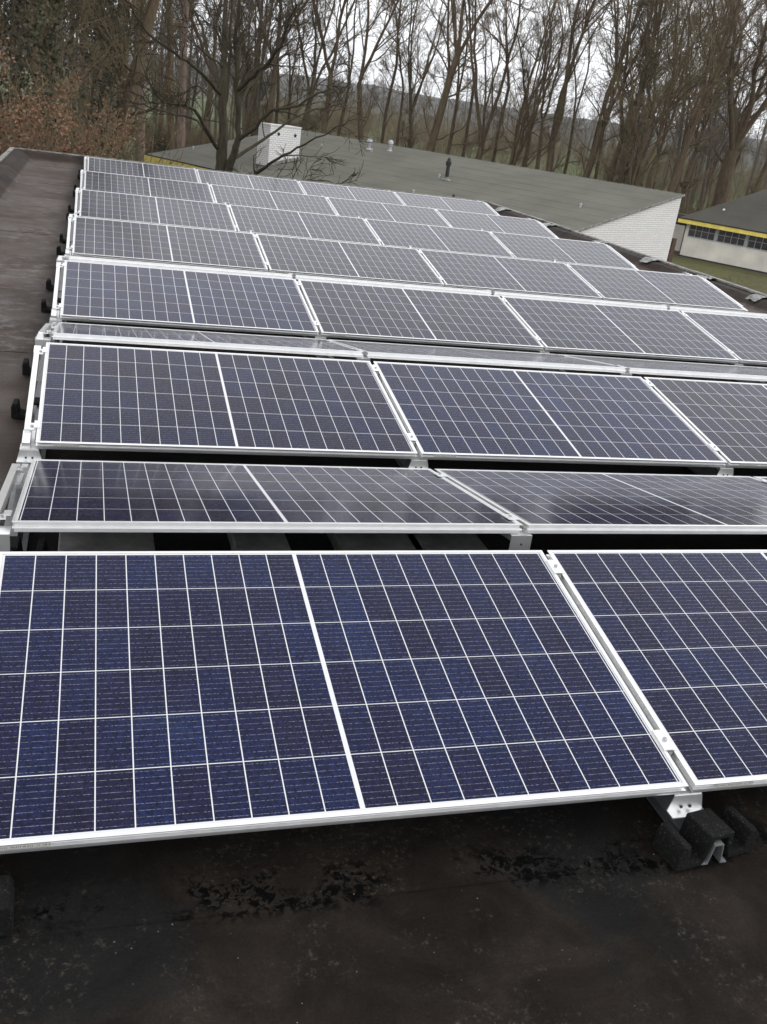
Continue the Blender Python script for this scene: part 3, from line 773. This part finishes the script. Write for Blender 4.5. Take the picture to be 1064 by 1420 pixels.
def make_ivy_tree():
    rng = np.random.default_rng(31); parts = wood_tree(33, 20, .24, 9, 2, .25, 8, 6)
    root = tree_obj('ivy_clad_tree', parts, m_bark, m_twig2)
    n = 3600; z = rng.uniform(.2, 13, n); a = rng.uniform(0, 6.28, n)
    lump = .55+.28*np.sin(z*1.3+a*2)+.2*np.sin(z*3.1-a); rr = np.clip(lump*rng.uniform(.5, 1.15, n), .2, None)*np.clip((14-z)/6, .25, 1)
    tv = parts[0][0]
    C = np.stack([rr*np.cos(a)+.018*z, rr*np.sin(a), z], 1)
    np_mesh('ivy', *cards(rng, C, .085), m_ivy, root, False)
    return root
kinds['ivy'] = make_ivy_tree()
def make_bush(name, seed, H, W, leafm, nleaf, lsize, twig=m_twig):
    """many-stemmed shrub: stems with side shoots, leaves clumped along the shoots"""
    rng = np.random.default_rng(seed)
    st_ = []
    for i in range(16):
        a = rng.uniform(0, 6.28); s = rng.uniform(0, .55)*W/H*1.6
        st_.append(branch(rng, (rng.normal(0, W*.10), rng.normal(0, W*.10), -.1), (math.cos(a)*s, math.sin(a)*s, 1), H*rng.uniform(.6, 1.05), .04, .008, 9, .08, .02))
    b1 = spawn(rng, st_, 9, .7, .36, 6, .13, .03, .5, .15, .008); b2 = spawn(rng, b1, 5, .7, .5, 4, .15, .02, .5, .1, .006, .25)
    root = empty(name); np_mesh('stems', *merge(tubes(st_, 5), tubes(b1, 4), tubes(b2, 3)), twig, root)
    if leafm:
        A = np.concatenate([p for p, _ in b2]+[p for p, _ in b1]); keep = rng.random(len(A)) < (.55+.45*np.sin(A[:, 0]*2.1+A[:, 2]*1.7+seed)); A = A[keep]
        C = A[rng.integers(0, len(A), nleaf)] + rng.normal(0, .09, (nleaf, 3))
        np_mesh('foliage', *cards(rng, C, lsize), leafm, root, False)
    return root
kinds['beech'] = make_bush('beech_shrub', 41, 6.0, 3.2, m_brownleaf, 6500, .055)
kinds['beech2'] = make_bush('beech_shrub', 42, 5.2, 2.6, m_brownleaf, 3600, .055)
kinds['bush'] = make_bush('evergreen_bush', 43, 4.2, 2.6, m_bushleaf, 9000, .05, m_twig2)
kinds['bush2'] = make_bush('evergreen_bush', 44, 5.0, 2.6, m_ivy, 9000, .055, m_twig2)
kinds['thicket'] = make_bush('bare_bush', 45, 4.6, 3.4, None, 0, 0, m_twig2)

used = set()
def plant(kind, px, D, label, cat='tree', s=1., rot=None, group=None, lean=0):
    root = kinds[kind]
    if kind in used: root = copy_tree(root)
    used.add(kind)
    x, y = az_point(px, D); rg = random.Random(int(px*7+D))
    root.location = (x, y, GZ); root.rotation_euler = (0, lean, rg.uniform(0, 6.28) if rot is None else rot); root.scale = (s, s, s*rg.uniform(.95, 1.06))
    tag(root, label, cat, group or {'tree': 'bare trees of the wood behind the roofs', 'bush': 'bushes at the edge of the wood'}[cat])

# hand-laid spreading oak between the two buildings: limbs traced in a local frame, spread in depth
def make_oak():
    D = 27.0; x0, y0 = az_point(310, D, 228); sc = D/1429.; K_ = .2537
    fw = np.array([x0-CAM[0], y0-CAM[1], 0])/D; rt = np.array([fw[1], -fw[0], 0])
    rng = np.random.default_rng(77)
    # columns: zoom u, v (drawing units), depth in metres away from the camera
    limbs = [
     ([(512,1190,0),(512,925,0),(512,800,0),(514,700,0),(516,600,.1),(520,400,.3),(525,200,.6),(530,0,.9),(535,-200,1.2)], .33, .07),
     ([(528,880,0),(560,770,-.2),(585,700,-.3),(598,640,-.4),(600,470,-.5),(590,330,-.6),(580,200,-.7),(592,60,-.9),(600,-160,-1.2)], .19, .05),
     ([(518,540,.1),(540,400,.5),(548,300,.8),(555,100,1.2),(572,-60,1.6)], .10, .05),
     ([(492,700,0),(440,620,-.5),(370,480,-1.1),(280,450,-1.6),(150,440,-2.0),(60,390,-2.2),(-40,340,-2.4)], .095, .018),
     ([(455,650,-.3),(380,550,.2),(270,530,.6),(150,510,1.0),(0,465,1.3),(-90,440,1.5)], .065, .014),
     ([(508,520,.1),(430,430,.8),(370,385,1.2),(330,430,1.6),(270,450,1.9)], .05, .012),
     ([(508,390,.3),(440,280,1.0),(430,180,1.4),(390,90,1.8),(340,0,2.2),(300,-90,2.6)], .095, .03),
     ([(500,420,.2),(420,330,-.6),(330,250,-1.2),(240,180,-1.7),(120,90,-2.2),(60,0,-2.6)], .09, .025),
     ([(598,390,-.6),(680,300,-1.4),(760,240,-2.0),(820,150,-2.5),(850,50,-2.9),(900,-60,-3.3)], .11, .035),
     ([(604,480,-.5),(650,400,.3),(760,275,1.0),(860,235,1.6),(990,175,2.1)], .07, .02),
     ([(600,645,-.4),(700,570,-1.0),(780,480,-1.4),(880,460,-1.9),(1000,400,-2.3),(1090,355,-2.6)], .09, .025),
     ([(578,745,-.2),(680,690,.5),(800,620,1.1),(910,540,1.6),(1064,510,2.2),(1170,490,2.6)], .085, .02),
     ([(900,545,1.5),(960,470,2.0),(1064,365,2.6),(1130,300,3.)], .045, .015),
     ([(530,900,-.05),(600,885,-.6),(655,855,-1.1),(690,815,-1.4),(770,755,-1.9),(850,700,-2.3),(960,640,-2.8),(1064,575,-3.2),(1180,520,-3.6)], .105, .018),
     ([(668,855,-1.2),(740,872,-1.6),(860,830,-2.2),(960,832,-2.6),(1064,822,-3.0),(1180,850,-3.3)], .055, .012),
     ([(855,832,-2.2),(920,870,-2.6),(1000,900,-3.0),(1064,930,-3.3),(1150,960,-3.5)], .035, .010),
     ([(845,705,-2.3),(910,700,-2.0),(1000,718,-1.6),(1100,735,-1.3)], .03, .010),
     ([(590,340,-.6),(610,200,.2),(660,60,.8),(700,-60,1.3)], .06, .02),
     ([(528,220,.6),(480,120,1.2),(430,20,1.7),(400,-80,2.0)], .05, .02),
    ]
    P0 = []
    top = CAM[2]
    for pts, r0, r1 in limbs:
        Q = []
        for u, v, dep in pts:
            px = 180+u*K_; py = v*K_
            # undo the lean of verticals in the picture: metres right of the trunk and above the ground
            dx, dy = (px-310)*sc, (228-py)*sc
            th = .105; X = dx*math.cos(th) - dy*math.sin(th)*.55; Zz = dy*math.cos(th) + dx*math.sin(th)*1.15
            Q.append(rt*X*(1+dep/D) + fw*dep + np.array([0, 0, Zz + (top-2.42) - GZ + (Zz-.8)*dep/D]))
        Q = np.array(Q); t = np.linspace(0, len(Q)-1, len(Q)*3-2)
        Qs = np.stack([np.interp(t, np.arange(len(Q)), Q[:, k]) for k in range(3)], 1)
        Qs[1:-1] = .25*Qs[:-2]+.5*Qs[1:-1]+.25*Qs[2:]
        Qs[1:-1] += rng.normal(0, .018, Qs[1:-1].shape)
        P0.append((Qs, np.linspace(r0, r1, len(Qs))))
    P0 = [(p, r*.58) for p, r in P0]
    P0[0] = (P0[0][0], np.concatenate([np.linspace(.36, .185, 6), np.linspace(.165, .035, len(P0[0][0])-6)]))
    P0[0][0][0][2] = -.3
    b1 = spawn(rng, P0[3:13]+P0[17:], 8, .75, .32, 7, .17, .02, .5, .25, .010, .7)
    b1 += spawn(rng, P0[13:17], 4, .7, .22, 7, .15, .03, .5, .3, .008, .6)
    b1 += spawn(rng, P0[:3], 8, .75, .22, 7, .16, .04, .3, .45, .014, .9)
    b2 = spawn(rng, b1, 4.5, .75, .45, 5, .18, .02, .5, .15, .008, .4)
    b3 = spawn(rng, b2, 3, .7, .5, 4, .18, .01, .5, .2, .0055, .22)
    root = empty('oak_tree', (x0, y0, GZ))
    np_mesh('trunk', *tubes(P0, 10), m_oak, root)
    np_mesh('crown', *merge(tubes(b1, 5), tubes(b2, 4), tubes(b3, 3)), m_oak, root)
    tag(root, 'dark spreading bare oak with low crooked limbs in front of the white chimney', 'tree', 'bare trees of the wood behind the roofs')
make_oak()

T = [  # kind, column, distance, scale, label
 ('tall', 369, 84, 1.0, 'brown bare trunk rising just behind the top of the white chimney'),
 ('slim', 384, 90, 1.0, 'thin bare trunk a step to the right of the one behind the chimney'),
 ('dense', 418, 86, 1.0, 'bushy bare tree half hidden behind the right limbs of the oak'),
 ('tall2', 446, 82, 1.05, 'brownish trunk behind the far tips of the oak limbs'),
 ('slim2', 467, 84, 1.0, 'thin forked tree left of the two silver roof vents'),
 ('tall2', 509, 82, 1.0, 'leaning bare tree rising straight above the left silver vent'),
 ('slim', 548, 95, .9, 'slender bare tree rising above the right silver vent'),
 ('tall', 586, 78, 1.12, 'thick straight brown trunk between the silver vents and the black pipe'),
 ('slim', 597, 79, 1.0, 'thin leaning companion close beside the thick trunk right of the vents'),
 ('slim2', 621, 82, 1.05, 'thin tree with a low fork directly above the black vent pipe'),
 ('slim', 640, 84, .95, 'very thin bare stem just right of the black vent pipe'),
 ('wye', 656, 80, .95, 'bare tree with wide fork, first stout trunk right of the black pipe'),
 ('slim', 681, 82, .95, 'thin straight stem between two stout forked trees right of the pipe'),
 ('multi', 699, 79, .85, 'clump of close upright stems behind the middle of the grey roof'),
 ('tall2', 728, 80, .85, 'slim leaning tree forking high above the grey roof ridge'),
 ('wye', 765, 78, 1.1, 'stout tree splitting low into a Y above the grey ridge'),
 ('tall', 805, 77, .95, 'dark leaning trunk right of the low Y shaped tree'),
 ('slim', 831, 79, .9, 'thin trunk left of the dense twiggy tree group'),
 ('dense', 850, 76, 1.0, 'twiggy bare tree with dense upright crown on the right side'),
 ('ivy', 866, 76, .85, 'tree with dark ivy sleeve near the high end of the grey roof'),
 ('multi', 886, 73, .95, 'many stemmed olive brown tree above the upper roof corner'),
 ('dense', 907, 74, .95, 'twiggy tree left of the peak of the white brick wall'),
 ('tall', 925, 72, .95, 'dark trunk leaning right, nearest to the peak of the white wall'),
 ('slim2', 941, 78, 1.0, 'forked thin tree just right of the peak of the white wall'),
 ('broad', 1003, 84, 1.0, 'very thick trunked tree rising behind the dark hipped roof'),
 ('dense', 1050, 88, 1.0, 'twiggy bare tree at the right edge behind the hipped roof'),
 ('tall2', 1085, 80, 1.0, 'bare tree reaching into the right edge of the picture'),
 ('wye', 975, 105, .9, 'distant forked tree between the white wall peak and thick trunk'),
 ('pine', 199, 64, 1.0, 'pinkish straight pine trunk at the left end of the yellow fascia'),
 ('pine', 253, 70, 1.0, 'pinkish tall pine trunk left of the oak above the grey roof'),
 ('slim', 241, 74, 1.5, 'dark narrow trunk close beside the right hand pine'),
 ('slim2', 222, 76, 1.1, 'thin dark tree between the two pinkish pines'),
 ('ivy', 150, 42, 1.05, 'dark ivy covered trunk left of the pinkish pines'),
 ('tall2', 109, 46, 1.0, 'upright bare tree between the ivy covered trunk and the left edge'),
 ('dense', 176, 52, 1.0, 'twiggy tree filling the gap left of the first pine'),
 ('ivy', 62, 38, 1.1, 'tall ivy clad tree in the dark upper left corner'),
 ('ivy', 18, 40, 1.15, 'ivy clad tree at the far left edge of the picture'),
 ('tall', 78, 50, 1.0, 'reddish brown trunk behind the dead leaved beech shrubs'),
 ('multi', 130, 60, 1.0, 'many stemmed tree deep in the wood on the left'),
 ('dense', 40, 55, 1.0, 'twiggy tree behind the ivy in the upper left corner'),
 ('tall2', 280, 78, .95, 'bare tree behind the left limbs of the oak'),
 ('dense', 338, 86, .95, 'dense twiggy tree right behind the trunk of the oak'),
 ('slim2', 400, 92, 1.0, 'thin forked tree in the gap right of the white chimney'),
 ('slim', 528, 96, 1.05, 'thin straight stem between the two silver roof vents'),
 ('dense', 567, 98, .95, 'twiggy tree set back left of the thick straight trunk'),
 ('slim2', 668, 94, 1.0, 'thin twin stemmed tree set back behind the wide forked one'),
 ('slim', 712, 92, 1.0, 'lone thin stem right of the clump of upright stems'),
 ('tall2', 748, 96, .95, 'bare tree set back left of the low Y shaped tree'),
 ('slim2', 785, 88, 1.0, 'thin crooked tree between the Y shaped tree and the dark leaning trunk'),
 ('slim', 818, 84, 1.0, 'thin upright stem just right of the dark leaning trunk'),
 ('slim', 873, 80, 1.0, 'thin stem rising beside the dark ivy sleeve'),
 ('dense', 955, 90, 1.0, 'twiggy tree in the gap left of the very thick trunk'),
 ('multi', -20, 48, 1.0, 'bare tree reaching in at the left edge of the picture'),
]
for kind, px, D, s, lb in T: plant(kind, px, D, lb, s=s, lean=rad(1.2) if kind not in ('pine', 'ivy') else 0)
Bsh = [
 ('beech', 8, 29, 1.0, 'rusty dead leaved beech shrub at the left edge behind the parapet'),
 ('beech2', 46, 31, 1.0, 'rusty beech shrub second from the left behind the parapet'),
 ('beech', 84, 30, .92, 'brown leaved beech shrub rising behind the parapet corner'),
 ('beech2', 118, 32, .8, 'thin brown leaved shrub right of the beech group'),
 ('bush2', 40, 26, .75, 'dark green bush low behind the left parapet corner'),
 ('bush', 118, 27, .80, 'olive green bush behind the top left panel'),
 ('bush2', 150, 28, .80, 'dark leafy bush behind the top edge of the left panels'),
 ('bush', 166, 33, .95, 'olive bush beside the left pinkish pine trunk'),
 ('bush', 214, 74, .8, 'small green bush in the wood behind the yellow fascia'),
 ('thicket', 228, 76, .9, 'thin bare thicket between the two pine trunks'),
]
for kind, px, D, s, lb in Bsh: plant(kind, px, D, lb, 'bush', s)

# undergrowth at the feet of the tree row and the wood beyond: nobody could count it
def mass(name, parts_list, spots, m, seed):
    rng = np.random.default_rng(seed); V, F, o = [], [], 0
    for px, D, s in spots:
        v, f = parts_list[rng.integers(len(parts_list))]
        a = rng.uniform(0, 6.28); x, y = az_point(px, D); c, s_ = math.cos(a)*s, math.sin(a)*s
        w_ = np.stack([v[:, 0]*c-v[:, 1]*s_+x, v[:, 0]*s_+v[:, 1]*c+y, v[:, 2]*s*rng.uniform(.8, 1.2)+GZ], 1)
        V.append(w_); F.append(f+o); o += len(v)
    tag(np_mesh(name, np.concatenate(V), np.concatenate(F), m), kind='stuff')
def light_tree(seed, H):
    rng = np.random.default_rng(seed)
    P = branch(rng, (0, 0, 0), (0, 0, 1), H, .2, .03, 8, .04, .05)
    L1 = spawn(rng, [P], 16, .55, .42, 6, .11, .06, .45, .25, .03); L2 = spawn(rng, L1, 7, .6, .45, 4, .14, .04, .5, .2, .02, .6); L3 = spawn(rng, L2, 5, .6, .6, 3, .15, .03, .6, .2, .016, .5)
    return merge(tubes([P], 6), tubes(L1, 4), tubes(L2+L3, 3))
def light_shrub(seed):
    rng = np.random.default_rng(seed); S_ = []
    for i in range(12): S_.append(branch(rng, (rng.normal(0, .7), rng.normal(0, .7), 0), (rng.normal(0, .25), rng.normal(0, .25), 1), rng.uniform(1.8, 4.2), .03, .008, 5, .1, .02))
    b1 = spawn(rng, S_, 7, .6, .4, 4, .14, .03, .5, .15, .010, .4); b2 = spawn(rng, b1, 4, .6, .55, 3, .15, .02, .6, .2, .008, .3)
    return merge(tubes(S_, 4), tubes(b1+b2, 3))
rng = np.random.default_rng(100)
lt = [light_tree(s, 13+s % 4*2) for s in (201, 202, 203)]
ls = [light_shrub(s) for s in (211, 212, 213, 214)]
mass('undergrowth', ls, [(rng.uniform(330, 1100), rng.uniform(74, 98), rng.uniform(.5, 1.0)) for i in range(150)] + [(rng.uniform(330, 1100), rng.uniform(110, 200), rng.uniform(.7, 1.2)) for i in range(80)] + [(rng.uniform(330, 1110), rng.uniform(170, 420), rng.uniform(1.1, 2.2)) for i in range(300)] + [(rng.uniform(-60, 135), rng.uniform(34, 56), rng.uniform(.7, 1.4)) for i in range(110)] + [(rng.uniform(195, 340), rng.uniform(78, 105), rng.uniform(.6, 1.0)) for i in range(50)], m_twig2, 300)
mass('far_wood', lt, [(rng.uniform(-60, 200), rng.uniform(50, 100), rng.uniform(.8, 1.15)) for i in range(28)] + [(rng.uniform(200, 360), rng.uniform(85, 150), rng.uniform(.8, 1.15)) for i in range(28)]
     + [(rng.uniform(820, 1100), rng.uniform(95, 130), rng.uniform(1.1, 1.4)) for i in range(9)] + [(rng.uniform(330, 1120), rng.uniform(220, 520), rng.uniform(.7, 1.1)) for i in range(150)] + [(rng.uniform(860, 1120), rng.uniform(120, 260), rng.uniform(.7, 1.)) for i in range(35)], m_farwood, 301)

# thin bare sapling in front of the hipped building
rng = np.random.default_rng(55)
st_ = [branch(rng, (rng.normal(0, .1), rng.normal(0, .1), 0), (rng.normal(0, .25), rng.normal(0, .25), 1), rng.uniform(1.3, 2.0), .022, .006, 7, .1, .02) for i in range(5)]
b1 = spawn(rng, st_, 5, .6, .4, 5, .15, .02, .6, .3, .008, .3); b2 = spawn(rng, b1, 3, .6, .5, 4, .15, .01, .6, .2, .006, .2)
x, y = az_point(1028, 47, 350); root = empty('sapling', (x, y, GZ))
np_mesh('trunk', *tubes(st_, 5), m_twig2, root); np_mesh('crown', *merge(tubes(b1, 4), tubes(b2, 3)), m_twig2, root)
tag(root, 'thin bare sapling on the grass in front of the cream wall', 'tree')

# ------------------------------------------------------------------ damp air
M = MB().box(-1950, 2350, -350, 2350, GZ-2.5, 110)
hz = M.build('haze', None); hm = bpy.data.materials.new('haze'); hm.use_nodes = True; hm.node_tree.nodes.clear()
pv = hm.node_tree.nodes.new('ShaderNodeVolumePrincipled'); om = hm.node_tree.nodes.new('ShaderNodeOutputMaterial')
pv.inputs['Color'].default_value = (.86, .88, .92, 1); pv.inputs['Density'].default_value = .00018
hm.node_tree.links.new(pv.outputs[0], om.inputs['Volume']); hz.data.materials.append(hm)
tag(hz, kind='stuff')
